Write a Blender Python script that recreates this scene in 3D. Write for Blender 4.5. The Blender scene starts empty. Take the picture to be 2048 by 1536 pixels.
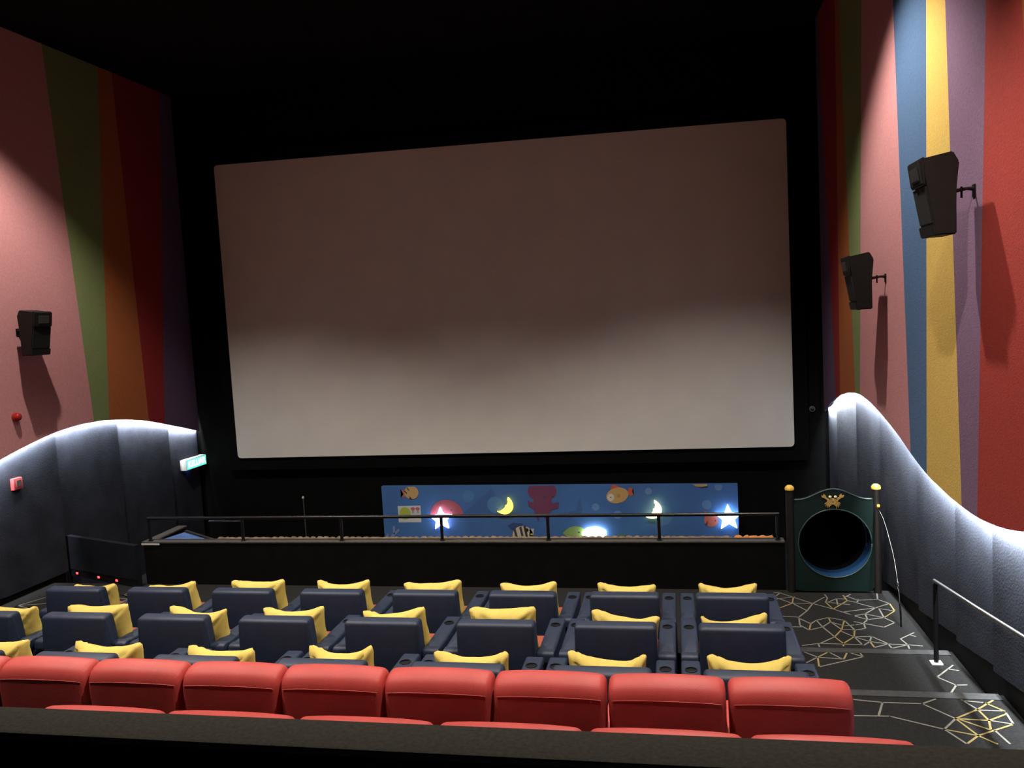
import bpy, bmesh, math, random
from mathutils import Vector, Matrix, noise

# ---------------------------------------------------------------- camera
sc = bpy.context.scene
col = sc.collection
cd = bpy.data.cameras.new('camera'); cam = bpy.data.objects.new('camera', cd); col.objects.link(cam)
cd.sensor_width = 36.0; cd.lens = 1680.0 * 36.0 / 2048.0; cd.clip_start = 0.05; cd.clip_end = 100
_r = Vector((0.98070, 0.18779, -0.05440)); _u = Vector((0.03721, 0.09385, 0.99489)); _f = Vector((-0.19194, 0.97771, -0.08505))
cam.matrix_world = Matrix(((_r.x, _u.x, -_f.x, 0.0), (_r.y, _u.y, -_f.y, 0.0), (_r.z, _u.z, -_f.z, 3.295), (0, 0, 0, 1)))
sc.camera = cam

# ---------------------------------------------------------------- world, lights, exposure
w = bpy.data.worlds.new('world'); sc.world = w; w.use_nodes = True
w.node_tree.nodes['Background'].inputs[0].default_value = (0.002, 0.002, 0.003, 1)
w.node_tree.nodes['Background'].inputs[1].default_value = 0.0
sc.view_settings.view_transform = 'Standard'; sc.view_settings.look = 'None'
sc.view_settings.gamma = 1.0; sc.view_settings.exposure = 0.0; sc.view_settings.use_curve_mapping = False

CEIL = 7.25
LAMPS = [(x, y if x == -3.05 or y < 5 else y - 0.25) for y in (8.4, 3.9) for x in (0.6, -3.05, -6.7)]
for (x, y) in LAMPS:                                   # recessed ceiling downlights over the seats
    ld = bpy.data.lights.new('downlight_beam', 'SPOT')
    mid = x == -3.05; ld.energy = 620 if mid else 1050; ld.color = (1.0, 0.91, 0.80)
    ld.spot_size = math.radians(103 if mid else 107); ld.spot_blend = 0.55 if mid else 0.5
    ld.shadow_soft_size = 0.06
    lo = bpy.data.objects.new('downlight_beam', ld); lo.location = (x, y, CEIL - 0.06); col.objects.link(lo)

# ---------------------------------------------------------------- tables (metres, on the real planes)
SR = [[0.1391,11.822],[-0.038,11.86],[0.1084,10.59],[-0.1059,10.776],[0.0916,8.221],[-0.0378,7.936],[0.0706,6.841],[-0.0667,6.718],[0.1731,4.914]]
SL = [[-0.0604,10.765],[0.0934,10.782],[-0.025,11.958],[0.1255,12.092]]
CR = [[12.976,1.59],[12.47,1.775],[11.792,1.955],[11.289,2.041],[10.832,2.082],[10.494,2.094],[10.031,2.064],[9.565,2.004],[9.142,1.934],[8.756,1.859],[8.403,1.772],[8.077,1.705],[7.776,1.657],[7.495,1.634],[7.235,1.612],[6.992,1.604],[6.766,1.6],[6.554,1.605],[6.355,1.623],[6.169,1.644],[5.952,1.681],[5.765,1.722]]
CL = [[8.881,1.821],[9.217,1.901],[9.573,1.973],[9.95,2.029],[10.347,2.055],[10.822,2.047],[11.329,1.992],[11.811,1.91],[12.324,1.782],[12.807,1.654],[13.293,1.521]]
PR = [12.394,11.101,9.864,8.414,7.31,6.49]
PL = [9.92,11.216,12.486]
EAR = [[0,1,-6.065,0.796,-5.61,0.808,-5.845,0.775],[0,2,-5.233,0.781,-4.706,0.841,-4.969,0.789],[0,3,-4.318,0.851,-3.781,0.859,-4.056,0.832],[0,4,-3.426,0.861,-2.906,0.875,-3.212,0.821],[0,5,-2.552,0.849,-2.018,0.873,-2.292,0.835],[0,6,-1.635,0.848,-1.127,0.867,-1.392,0.822],[0,7,-0.753,0.86,-0.254,0.85,-0.521,0.821],[0,8,0.132,0.865,0.608,0.865,0.38,0.821],[1,1,-6.116,0.965,-5.57,0.982,-5.705,0.917],[1,2,-5.23,0.987,-4.679,0.996,-4.96,0.973],[1,3,-4.265,0.996,-3.752,0.984,-3.989,0.94],[1,4,-3.397,1.0,-2.891,1.005,-3.158,0.961],[1,5,-2.524,0.985,-2.014,1.023,-2.354,0.961],[1,6,-1.648,1.013,-1.137,1.026,-1.411,1.001],[1,7,-0.702,1.02,-0.208,0.98,-0.43,0.957],[1,8,0.136,0.984,0.592,1.018,0.271,0.932],[2,2,-5.16,1.135,-4.636,1.158,-4.827,1.12],[2,3,-4.244,1.159,-3.746,1.145,-4.094,1.112],[2,4,-3.363,1.149,-2.89,1.127,-3.206,1.102],[2,5,-2.463,1.166,-2.033,1.173,-2.292,1.101],[2,6,-1.597,1.152,-1.126,1.151,-1.373,1.106],[2,7,-0.726,1.172,-0.255,1.166,-0.426,1.111],[2,8,0.134,1.167,0.609,1.179,0.423,1.115]]
CARPET = [[0,0.99,9.55,1.05,9.55,0],[0,1.05,9.55,1.35,9.22,0],[0,1.05,9.55,0.99,9.43,0],[0,1.18,9.43,1.14,9.22,1],[0,1.14,9.22,0.99,9.07,1],[0,0.98,9.4,1.14,9.22,0],[0,1.14,9.22,1.26,9.0,0],[0,0.98,9.34,1.19,9.43,0],[0,1.14,9.22,1.35,9.22,0],[0,1.35,9.22,1.26,9.0,0],[0,1.26,9.0,1.15,8.81,0],[0,1.35,9.22,1.5,9.42,0],[0,1.52,9.51,1.53,9.4,0],[0,1.53,9.4,1.49,9.26,0],[0,1.49,9.26,1.53,9.06,1],[0,1.53,9.06,1.72,9.32,1],[0,1.51,9.26,1.62,9.38,0],[0,1.62,9.38,1.72,9.37,0],[0,1.62,9.38,1.6,9.2,0],[0,1.71,9.49,1.72,9.32,1],[0,1.73,9.45,1.79,9.52,0],[0,1.72,9.32,1.81,9.27,0],[0,1.81,9.27,1.84,9.36,0],[0,1.83,9.34,2.04,9.37,0],[0,2.04,9.37,2.08,9.59,0],[0,2.04,9.37,2.13,9.25,0],[0,1.75,9.45,1.83,9.34,0],[0,1.81,9.25,1.96,9.11,0],[0,1.35,9.22,1.53,9.06,0],[0,1.51,9.26,1.72,9.2,0],[0,1.53,9.06,1.7,8.87,0],[0,1.62,8.98,1.96,9.11,0],[0,1.7,8.87,1.82,8.93,0],[0,1.82,8.93,1.96,9.11,0],[0,1.96,9.11,2.13,9.25,0],[0,2.13,9.25,2.13,9.03,1],[0,1.99,9.09,2.13,9.03,0],[0,1.99,9.09,1.98,8.83,0],[0,1.98,8.83,2.13,9.03,1],[0,1.98,8.83,1.82,8.93,0],[0,1.82,8.93,1.81,8.77,0],[0,1.7,8.87,1.81,8.77,0],[0,1.81,8.77,1.98,8.83,0],[0,1.98,8.83,2.05,8.7,0],[0,2.05,8.7,1.92,8.57,0],[0,1.92,8.57,1.76,8.66,0],[0,1.81,8.77,1.75,8.67,0],[0,1.62,8.98,1.7,8.87,0],[0,0.98,8.83,1.15,8.81,0],[0,1.15,8.81,1.13,8.59,0],[0,1.13,8.59,1.2,8.46,0],[0,1.2,8.46,1.24,8.63,1],[0,1.24,8.63,1.14,8.79,0],[0,1.24,8.63,1.31,8.73,0],[0,1.31,8.73,1.44,8.81,0],[0,1.44,8.81,1.44,8.69,1],[0,1.31,8.73,1.34,8.55,0],[0,1.34,8.55,1.44,8.69,0],[0,1.34,8.55,1.2,8.46,0],[0,1.44,8.81,1.58,8.74,0],[0,1.44,8.69,1.55,8.59,0],[0,1.58,8.74,1.51,8.49,1],[0,1.51,8.49,1.41,8.3,1],[0,1.34,8.55,1.41,8.3,0],[0,1.58,8.74,1.63,8.49,0],[0,1.63,8.49,1.59,8.31,1],[0,1.51,8.49,1.63,8.49,0],[0,1.66,8.62,1.75,8.66,0],[0,1.75,8.66,1.74,8.53,0],[0,1.74,8.53,1.63,8.48,0],[0,1.44,8.69,1.51,8.49,0],[0,1.41,8.3,1.46,8.14,1],[0,1.46,8.14,1.59,8.31,1],[0,1.41,8.3,1.23,8.11,0],[0,1.5,8.44,1.59,8.31,0],[0,1.46,8.14,1.45,8.08,1],[0,1.23,8.11,1.23,8.05,0],[0,1.08,8.07,1.24,8.13,0],[0,1.24,8.13,1.63,8.12,0],[0,1.59,8.31,1.75,8.33,0],[0,1.59,8.31,1.63,8.1,0],[0,1.75,8.33,1.71,8.2,0],[0,1.71,8.2,1.63,8.1,0],[0,1.71,8.2,1.72,8.06,1],[0,1.75,8.33,1.86,8.16,0],[0,1.71,8.2,1.86,8.15,0],[0,1.86,8.15,1.72,8.06,0],[0,1.86,8.15,1.87,8.05,0],[0,1.87,8.05,2.03,8.14,0],[0,1.86,8.15,2.03,8.14,0],[0,2.03,8.14,2.0,8.28,0],[0,2.0,8.28,2.16,8.44,0],[0,2.11,8.38,2.15,8.35,0],[0,2.03,8.14,2.02,8.05,0],[0,2.03,8.14,2.15,8.12,0],[0,1.59,8.31,1.71,8.2,0],[0,1.55,8.59,1.66,8.62,0],[0,1.13,8.57,1.14,8.54,0],[0,1.05,8.54,1.14,8.54,0],[0,1.67,8.71,1.75,8.66,0],[0.155,1.01,7.56,1.12,7.44,0],[0.155,1.01,7.56,1.23,7.56,0],[0.155,1.23,7.56,1.12,7.44,1],[0.155,1.23,7.56,1.32,7.41,0],[0.155,1.23,7.56,1.39,7.57,0],[0.155,1.39,7.57,1.33,7.41,1],[0.155,1.39,7.57,1.5,7.47,0],[0.155,1.5,7.47,1.49,7.57,0],[0.155,1.5,7.47,1.1,7.24,0],[0.155,1.12,7.44,1.1,7.24,1],[0.155,1.12,7.44,1.33,7.41,0],[0.155,1.12,7.44,1.01,7.32,0],[0.155,2.18,7.34,1.99,7.1,0],[0.155,2.12,7.26,2.19,7.24,0],[0.155,1.99,7.1,2.09,6.96,0],[0.155,2.09,6.96,2.17,6.97,0],[0.155,2.09,6.96,2.0,6.8,0],[0.31,1.2,6.32,1.39,6.29,0],[0.31,1.39,6.29,1.66,6.29,0],[0.31,1.39,6.29,1.32,6.09,0],[0.31,1.15,6.07,1.39,6.08,0],[0.31,1.39,6.08,1.7,5.92,0],[0.31,1.66,6.29,1.77,6.37,0],[0.31,1.66,6.29,1.82,6.08,0],[0.31,1.82,6.08,1.7,5.92,0],[0.31,1.82,6.08,2.01,6.23,1],[0.31,2.01,6.23,2.16,6.38,1],[0.31,1.95,6.37,2.01,6.23,0],[0.31,1.95,6.36,2.09,6.34,0],[0.31,2.09,6.34,2.18,6.22,1],[0.31,2.02,6.22,2.16,6.22,0],[0.31,2.01,6.23,2.03,6.07,1],[0.31,2.03,6.07,2.17,6.17,1],[0.31,1.82,6.08,2.03,6.07,1],[0.31,2.03,6.07,2.0,5.95,1],[0.31,2.04,6.07,2.17,6.03,0],[0.31,2.17,6.03,2.18,6.19,0],[0.31,2.17,6.03,1.89,5.85,1],[0.31,1.82,6.08,1.89,5.85,1],[0.31,1.84,6.07,1.99,5.94,1],[0.31,1.7,5.92,1.89,5.85,1],[0.31,1.89,5.85,1.79,5.74,1],[0.31,1.7,5.92,1.78,5.74,0],[0.31,1.89,5.85,1.97,5.75,1],[0.31,2.02,5.93,2.05,5.76,0]]
MUR = {"board":[[-4.955,0.477],[0.875,0.443],[-4.951,-0.395]],"yellowfish":[[-4.419,0.367],[-4.514,0.4],[-4.526,0.471],[-4.474,0.272],[-4.602,0.305],[-4.595,0.416]],"poster":[[-4.687,0.147],[-4.287,0.151],[-4.29,-0.134],[-4.69,-0.14],[-4.564,0.035],[-4.39,0.065]],"jelly":[[-3.842,0.06],[-4.126,0.015],[-3.556,0.027],[-3.83,0.246]],"star1":[[-3.949,-0.112],[-3.951,0.109],[-3.77,-0.074],[-3.814,-0.263],[-3.987,-0.207],[-4.118,-0.104]],"moon1":[[-2.778,0.284],[-2.669,0.159],[-2.724,0.004],[-2.85,-0.013],[-2.955,0.053],[-2.843,0.099]],"octo":[[-2.209,0.4],[-2.447,0.404],[-1.973,0.397],[-2.218,0.224],[-2.374,0.187],[-1.947,0.167],[-2.231,-0.015]],"striped":[[-2.746,-0.385],[-2.612,-0.214],[-2.396,-0.23],[-2.375,-0.277],[-2.42,-0.386],[-2.491,-0.269],[-2.702,-0.167],[-2.812,-0.182]],"starfish":[[-4.767,-0.3]],"green":[[-1.91,-0.325],[-1.723,-0.21],[-1.558,-0.249],[-1.564,-0.372],[-1.852,-0.371],[-1.637,-0.318]],"cloud":[[-1.381,-0.311],[-1.569,-0.311],[-1.203,-0.358],[-1.422,-0.219]],"goldfish":[[-0.997,0.286],[-1.161,0.25],[-0.832,0.337],[-1.102,0.257],[-0.742,0.396],[-0.739,0.283],[-1.019,0.445],[-0.912,0.187]],"moon2":[[-0.413,0.204],[-0.281,0.045],[-0.322,-0.074],[-0.441,-0.119],[-0.539,-0.028],[-0.419,0.062]],"star2":[[0.722,-0.082],[0.714,0.103],[0.884,-0.083],[0.766,-0.26],[0.559,-0.095]],"crab":[[0.466,-0.124],[0.338,-0.124],[0.566,-0.125],[0.357,0.025],[0.541,-0.006]],"topfish":[[0.301,0.448],[0.399,0.403],[0.187,0.45]],"b1":[[-0.498,0.348],[-0.444,0.347]],"b2":[[0.396,0.121],[0.467,0.121]],"b3":[[0.554,0.393],[0.618,0.392]],"b4":[[-1.024,-0.009],[-0.943,-0.009]]}

# ---------------------------------------------------------------- materials
MATS = {}
def mat(name, rgb, rough=0.8, var=0.0, vscale=8.0, bump=0.0, bscale=60.0, metal=0.0, spec=0.5, emit=None, estr=0.0, rgb2=None, sheen=0.0):
    if name in MATS: return MATS[name]
    m = bpy.data.materials.new(name); m.use_nodes = True
    nt = m.node_tree; b = nt.nodes['Principled BSDF']
    b.inputs['Base Color'].default_value = (*rgb, 1); b.inputs['Roughness'].default_value = rough
    b.inputs['Metallic'].default_value = metal; b.inputs['Specular IOR Level'].default_value = spec
    if sheen: b.inputs['Sheen Weight'].default_value = sheen
    if emit:
        b.inputs['Emission Color'].default_value = (*emit, 1); b.inputs['Emission Strength'].default_value = estr
    if var or bump:
        tc = nt.nodes.new('ShaderNodeTexCoord')
    if var:
        n = nt.nodes.new('ShaderNodeTexNoise'); n.inputs['Scale'].default_value = vscale; n.inputs['Detail'].default_value = 5
        nt.links.new(tc.outputs['Object'], n.inputs['Vector'])
        r = nt.nodes.new('ShaderNodeValToRGB')
        lo = rgb2 if rgb2 else tuple(c * (1 - var) for c in rgb)
        hi = rgb if rgb2 else tuple(min(1, c * (1 + var)) for c in rgb)
        r.color_ramp.elements[0].position = 0.3; r.color_ramp.elements[1].position = 0.7
        r.color_ramp.elements[0].color = (*lo, 1); r.color_ramp.elements[1].color = (*hi, 1)
        nt.links.new(n.outputs['Fac'], r.inputs['Fac']); nt.links.new(r.outputs['Color'], b.inputs['Base Color'])
    if bump:
        n2 = nt.nodes.new('ShaderNodeTexNoise'); n2.inputs['Scale'].default_value = bscale; n2.inputs['Detail'].default_value = 3
        nt.links.new(tc.outputs['Object'], n2.inputs['Vector'])
        bp = nt.nodes.new('ShaderNodeBump'); bp.inputs['Strength'].default_value = bump; bp.inputs['Distance'].default_value = 0.01
        nt.links.new(n2.outputs['Fac'], bp.inputs['Height']); nt.links.new(bp.outputs['Normal'], b.inputs['Normal'])
    MATS[name] = m
    return m

def fabric(name, rgb): return mat(name, rgb, 0.95, 0.07, 40, 0.35, 90, spec=0.15)
PINK = fabric('pink_wall_carpet', (0.54, 0.245, 0.255)); GREEN = fabric('green_wall_carpet', (0.19, 0.235, 0.095))
ORANGE = fabric('orange_wall_carpet', (0.36, 0.11, 0.035)); DRED = fabric('dark_red_wall_carpet', (0.26, 0.025, 0.025))
PURP = fabric('dark_purple_wall_carpet', (0.11, 0.07, 0.13)); BLUE = fabric('blue_wall_carpet', (0.08, 0.145, 0.27))
YELL = fabric('yellow_wall_carpet', (0.64, 0.44, 0.12)); PURP2 = fabric('purple_wall_carpet', (0.20, 0.12, 0.20))
RED = fabric('red_wall_carpet', (0.34, 0.047, 0.037))
LOWER = mat('navy_wall_carpet', (0.018, 0.020, 0.028), 0.95, 0.30, 3.0, 0.2, 60, spec=0.15)
BLACK = mat('black_wall_carpet', (0.0025, 0.0025, 0.0025), 0.95, 0.3, 6, spec=0.1)
CEILM = mat('black_ceiling_paint', (0.008, 0.008, 0.008), 0.95, 0.3, 3, spec=0.05)
SKIRT = mat('black_skirting', (0.004, 0.004, 0.005), 0.7, spec=0.2)
FLOORM = mat('charcoal_carpet', (0.017, 0.0168, 0.0163), 0.98, 0.25, 60, 0.4, 300, spec=0.1)
NOSE = mat('grey_step_nosing', (0.035, 0.035, 0.034), 0.7, 0.3, 30, spec=0.3)
CLINE = mat('grey_carpet_line', (0.19, 0.18, 0.155), 0.95, 0.25, 50, spec=0.1)
CLINEY = mat('ochre_carpet_line', (0.25, 0.19, 0.075), 0.95, 0.25, 50, spec=0.1)
PARA = mat('dark_parapet_carpet', (0.030, 0.028, 0.023), 0.98, 0.2, 120, 0.2, 400, spec=0.1)
SCREEN = mat('screen_white', (0.72, 0.70, 0.66), 0.75, 0.03, 2.0, spec=0.2)
NAVY = mat('navy_leatherette', (0.0155, 0.0245, 0.050), 0.50, 0.12, 14, 0.12, 160, spec=0.4)
CUPB = mat('black_cup_plastic', (0.004, 0.004, 0.005), 0.4, spec=0.4)
SEATR = mat('orange_red_seat_leatherette', (0.30, 0.06, 0.03), 0.5, 0.08, 12, 0.1, 160)
REDL = mat('red_leatherette', (0.44, 0.055, 0.047), 0.5, 0.06, 10, 0.12, 200, spec=0.35)
REDS = mat('red_stitching', (0.50, 0.085, 0.07), 0.7)
STEEL = mat('black_steel', (0.006, 0.006, 0.007), 0.3, spec=0.4)
CHROME = mat('brushed_steel', (0.55, 0.54, 0.52), 0.28, metal=1.0)
CUSH = mat('yellow_cotton', (0.60, 0.455, 0.115), 0.9, 0.06, 20, 0.25, 220, spec=0.15)
SPK = mat('black_speaker_cabinet', (0.006, 0.0055, 0.005), 0.6, 0.3, 30, spec=0.3)
GRILL = mat('black_speaker_grille', (0.004, 0.004, 0.004), 0.7, 0, bump=0.6, bscale=400, spec=0.3)
HORN = mat('grey_horn_plastic', (0.03, 0.03, 0.03), 0.4)
PGREEN = mat('dark_green_play_panel', (0.003, 0.0135, 0.0105), 0.45, 0.15, 6, spec=0.4)
PBROWN = mat('dark_brown_post', (0.008, 0.0055, 0.0045), 0.5, 0.2, 10)
PYEL = mat('yellow_play_plastic', (0.80, 0.46, 0.07), 0.4)
PBLUE = mat('blue_tunnel_plastic', (0.014, 0.05, 0.125), 0.4)
EYE = mat('cream_eye', (0.85, 0.72, 0.45), 0.4)

# ---------------------------------------------------------------- helpers
def link_mesh(name, bm, m, parent=None, smooth=False, loc=None):
    me = bpy.data.meshes.new(name)
    bmesh.ops.recalc_face_normals(bm, faces=bm.faces)
    bm.to_mesh(me); bm.free()
    if isinstance(m, (list, tuple)):
        for k in m: me.materials.append(k)
    else: me.materials.append(m)
    if smooth:
        for p in me.polygons: p.use_smooth = True
        if smooth != 'all':
            try: me.set_sharp_from_angle(angle=math.radians(40))
            except Exception: pass
    o = bpy.data.objects.new(name, me); col.objects.link(o)
    if parent: o.parent = parent
    if loc: o.location = loc
    return o
def tag(o, label=None, cat=None, group=None, kind=None):
    if label: o['label'] = label
    if cat: o['category'] = cat
    if group: o['group'] = group
    if kind: o['kind'] = kind
    return o
def empty(name, loc=(0, 0, 0), rz=0.0):
    o = bpy.data.objects.new(name, None); o.location = loc; o.rotation_euler = (0, 0, rz); o.empty_display_size = 0.1
    col.objects.link(o); return o
def copy_tree(o, parent=None):
    c = o.copy(); col.objects.link(c); c.parent = parent
    for ch in list(o.children):
        if ch is not c: copy_tree(ch, c)
    return c
def box(bm, x0, x1, y0, y1, z0, z1, bev=0.0, seg=2):
    r = bmesh.ops.create_cube(bm, size=1.0)
    for v in r['verts']:
        v.co = Vector(((x0 + x1) / 2 + v.co.x * (x1 - x0), (y0 + y1) / 2 + v.co.y * (y1 - y0), (z0 + z1) / 2 + v.co.z * (z1 - z0)))
    if bev:
        es = set()
        for v in r['verts']: es.update(v.link_edges)
        bmesh.ops.bevel(bm, geom=list(es), offset=bev, segments=seg, affect='EDGES', profile=0.5)
    return bm
def boxo(name, b, m, parent=None, bev=0.0, seg=2):
    bm = bmesh.new(); box(bm, *b, bev=bev, seg=seg)
    return link_mesh(name, bm, m, parent, smooth=bool(bev))
def loft(bm, secs, cap=True, closed=True):
    rows = [[bm.verts.new(p) for p in s] for s in secs]
    n = len(rows[0])
    for a, b in zip(rows, rows[1:]):
        for i in range(n if closed else n - 1):
            j = (i + 1) % n
            bm.faces.new((a[i], a[j], b[j], b[i]))
    if cap:
        bm.faces.new(rows[0][::-1]); bm.faces.new(rows[-1])
    return rows
def tube(bm, pts, r, n=10, cap=True):
    pts = [Vector(p) for p in pts]; secs = []
    for i, p in enumerate(pts):
        t = (pts[min(i + 1, len(pts) - 1)] - pts[max(i - 1, 0)]).normalized()
        a = Vector((0, 0, 1)) if abs(t.z) < 0.9 else Vector((0, 1, 0))
        u = t.cross(a).normalized(); v = t.cross(u).normalized()
        rr = r[i] if isinstance(r, (list, tuple)) else r
        secs.append([p + (u * math.cos(k * 2 * math.pi / n) + v * math.sin(k * 2 * math.pi / n)) * rr for k in range(n)])
    loft(bm, secs, cap); return bm
def lathe(bm, prof, c, n=20, axis='z'):
    secs = []
    for (r, h) in prof:
        s = []
        for k in range(n):
            a = 2 * math.pi * k / n
            x, y = max(r, 1e-4) * math.cos(a), max(r, 1e-4) * math.sin(a)
            s.append(Vector(c) + (Vector((x, y, h)) if axis == 'z' else Vector((x, h, y)) if axis == 'y' else Vector((h, x, y))))
        secs.append(s)
    loft(bm, secs); return bm
def prism_y(bm, pts, y0, y1):
    """outline in the x-z plane, extruded along y"""
    loft(bm, [[Vector((x, y0, z)) for x, z in pts], [Vector((x, y1, z)) for x, z in pts]]); return bm
def rounded(pts, r, n=5, lim=.49):
    """round the corners of a polygon"""
    out = []; N = len(pts)
    for i in range(N):
        p = Vector(pts[i]); a = Vector(pts[i - 1]); b = Vector(pts[(i + 1) % N])
        rr = r[i] if isinstance(r, (list, tuple)) else r
        da = (a - p); db = (b - p); k = min(rr, da.length * lim, db.length * lim)
        if k < 1e-4: out.append(p); continue
        s = p + da.normalized() * k; e = p + db.normalized() * k
        for j in range(n + 1):
            t = j / n; out.append(s * (1 - t) ** 2 + p * 2 * t * (1 - t) + e * t * t)
    return out
def inset(poly, d):
    N = len(poly); out = []
    area = sum(poly[i].x * poly[(i + 1) % N].y - poly[(i + 1) % N].x * poly[i].y for i in range(N))
    sg = 1 if area > 0 else -1
    for i in range(N):
        t = (poly[(i + 1) % N] - poly[i - 1]).normalized()
        out.append(poly[i] + Vector((-t.y, t.x)) * d * sg)
    return out
def soft_extrude(bm, prof, x0, x1, r=0.03, n=3, mid=2, warp=None):
    """profile (y,z) swept along x with rounded ends"""
    st = []
    for k in range(n + 1):
        a = k / n * math.pi / 2; st.append((x0 + r * (1 - math.sin(a)) if False else x0 + r * (1 - math.cos(a)), r * (1 - math.sin(a))))
    for k in range(1, mid): st.append((x0 + r + (x1 - x0 - 2 * r) * k / mid, 0.0))
    for k in range(n, -1, -1):
        a = k / n * math.pi / 2; st.append((x1 - r * (1 - math.cos(a)), r * (1 - math.sin(a))))
    secs = []
    for x, d in st:
        q = inset(prof, d) if d > 1e-5 else prof
        s = [Vector((x, p.x, p.y)) for p in q]
        if warp: s = [warp(p) for p in s]
        secs.append(s)
    loft(bm, secs); return bm
def interp(tab, y):
    t = sorted(tab)
    if y <= t[0][0]: return t[0][1]
    for a, b in zip(t, t[1:]):
        if y <= b[0]:
            f = (y - a[0]) / (b[0] - a[0]); return a[1] + f * (b[1] - a[1])
    return t[-1][1]

# ---------------------------------------------------------------- the room shell
XR, XRL = 2.14, 2.25           # striped upper skin and lower carpet of the right wall
XL, XLL = -8.24, -8.35
FRONT, BACK = 13.45, -3.0
tag(boxo('ceiling', (-8.6, 2.5, BACK - .1, FRONT + .1, CEIL, CEIL + .1), CEILM), 'black painted cinema ceiling above the seats', kind='structure')
tag(boxo('wall_front', (-8.6, 2.5, FRONT, FRONT + .1, -0.6, CEIL), BLACK), 'black wall behind the cinema screen', kind='structure')
tag(boxo('wall_back', (-8.6, 2.5, BACK - .1, BACK, 0, CEIL), BLACK), 'black rear wall of the cinema', kind='structure')

def curve_fn(tab, near):
    def f(y):
        if y < tab_min: return near + (interp(tab, tab_min) - near) * math.exp(-(tab_min - y) / 1.2)
        return interp(tab, y)
    tab_min = min(t[0] for t in tab)
    return f
cR = curve_fn(CR, 2.25); cL = curve_fn(CL, 1.45)

def stripe(name, X, out, bl, br, cf, m, parent, ytop=CEIL):
    """one coloured carpet stripe: bl, br are lines y = a*z + b; out = direction into the room"""
    n = 14; front_t, front_b = [], []
    for i in range(n + 1):
        s = i / n; a = bl[0] + (br[0] - bl[0]) * s; b = bl[1] + (br[1] - bl[1]) * s
        z = 1.8
        for _ in range(12): z = cf(a * z + b)
        front_b.append((a * z + b, z)); front_t.append((a * ytop + b, ytop))
    bm = bmesh.new(); d = 0.015
    secs = []
    for i in range(n + 1):
        (yb, zb), (yt, zt) = front_b[i], front_t[i]
        secs.append([Vector((X, yb, zb)), Vector((X, yt, zt)), Vector((X - out * d, yt, zt)), Vector((X - out * d, yb, zb))])
    loft(bm, secs); return link_mesh(name, bm, m, parent)

def side_wall(side, X, XLow, out, lines, mats, names, cf, seams, zb, endY):
    bm = bmesh.new()
    box(bm, min(XLow - out * 0.02, XLow - out * 0.22), max(XLow - out * 0.02, XLow - out * 0.22), BACK, FRONT, -0.6, CEIL)
    wl = tag(link_mesh('wall_' + side, bm, SKIRT), f'{side} cinema wall with coloured stripes above a lit navy wave', kind='structure')
    ln = list(lines)
    for i, m in enumerate(mats):
        stripe('stripe', X, out, ln[i], ln[i + 1], cf, m, wl)
    # lower navy carpet panels, each a shallow pleat
    ed = sorted(seams)
    for a, b in zip(ed, ed[1:]):
        n = 12; secs = []
        for i in range(n + 1):
            y = a + (b - a) * i / n + (0.002 if i == 0 else -0.002 if i == n else 0)
            off = 0.062 * (i / n)                     # far edge stands proud of the next panel
            x = XLow + out * (off - 0.012); z1 = cf(y) + 0.05; z0 = zb(y)
            secs.append([Vector((x, y, z0)), Vector((x, y, z1)), Vector((XLow - out * 0.021, y, z1)), Vector((XLow - out * 0.021, y, z0))])
        bm = bmesh.new(); loft(bm, secs); link_mesh('lower_panel', bm, LOWER, wl)
    # light strip hidden under the curved lip
    return wl

def zbR(y): return max(0.06, 0.07 + (9.74 - y) * 0.128)
def zbL(y): return -0.5 if y > 9.921 else max(0.08, 0.10 + (8.7 - y) * 0.128)
endR, endL = [0, 13.05], [0, 13.3]
wR = side_wall('right', XR, XRL, -1, [endR] + SR + [[0.0, 3.1], [0.05, 1.6], [0.0, -0.4], [0.0, BACK]],
               [PURP, DRED, ORANGE, GREEN, PINK, BLUE, YELL, PURP2, RED, ORANGE, GREEN, PINK, BLUE], None, cR,
               [13.05] + PR + [5.2, 3.9, 2.5, 1.0, -0.8, BACK], zbR, 13.05)
wL = side_wall('left', XL, XLL, 1, [endL] + SL[::-1] + [[-0.03, 7.2], [0.0, 5.4], [0.04, 3.9], [0.0, 2.0], [0.0, BACK]],
               [PURP, DRED, ORANGE, GREEN, PINK, BLUE, YELL, PURP2, RED], None, cL,
               [13.3] + PL + [8.5, 7.0, 5.5, 4.0, 2.0, 0.0, BACK], zbL, 13.3)

LED = mat('white_light_strip', (0.9, 0.9, 0.9), 0.5, emit=(0.86, 0.93, 1.0), estr=3200.0)
LEDL = mat('white_light_strip_dimmer', (0.9, 0.9, 0.9), 0.5, emit=(0.86, 0.93, 1.0), estr=2100.0)
def light_strip(name, X, out, cf, y0, y1, label, tilt, glow):
    """strip lamp under the lip: a dark channel whose one glowing face is turned down and back to the wall"""
    bm = bmesh.new(); n = 110; secs = []
    nx, nz = -out * math.sin(math.radians(tilt)), -math.cos(math.radians(tilt)); tx, tz = -nz, nx
    for i in range(n + 1):
        y = y0 + (y1 - y0) * i / n; c = Vector((X - out * .008, y, cf(y) + .03)); t = Vector((tx, 0, tz)) * .008; k = Vector((nx, 0, nz)) * .006
        secs.append([c - t, c + t, c + t - k, c - t - k])
    loft(bm, secs)
    for f in bm.faces: f.material_index = 1
    bm.faces.ensure_lookup_table(); 
    for i in range(n): bm.faces[i * 4].material_index = 0
    return tag(link_mesh(name, bm, [glow, STEEL]), label, 'light strip')
XSR, XSL = XR + 0.020, XL - 0.020
light_strip('light_strip', XSR, -1, cR, -2.5, 13.02, 'glowing white light strip tucked under the wavy lip of the right wall', 72, LED)
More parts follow.
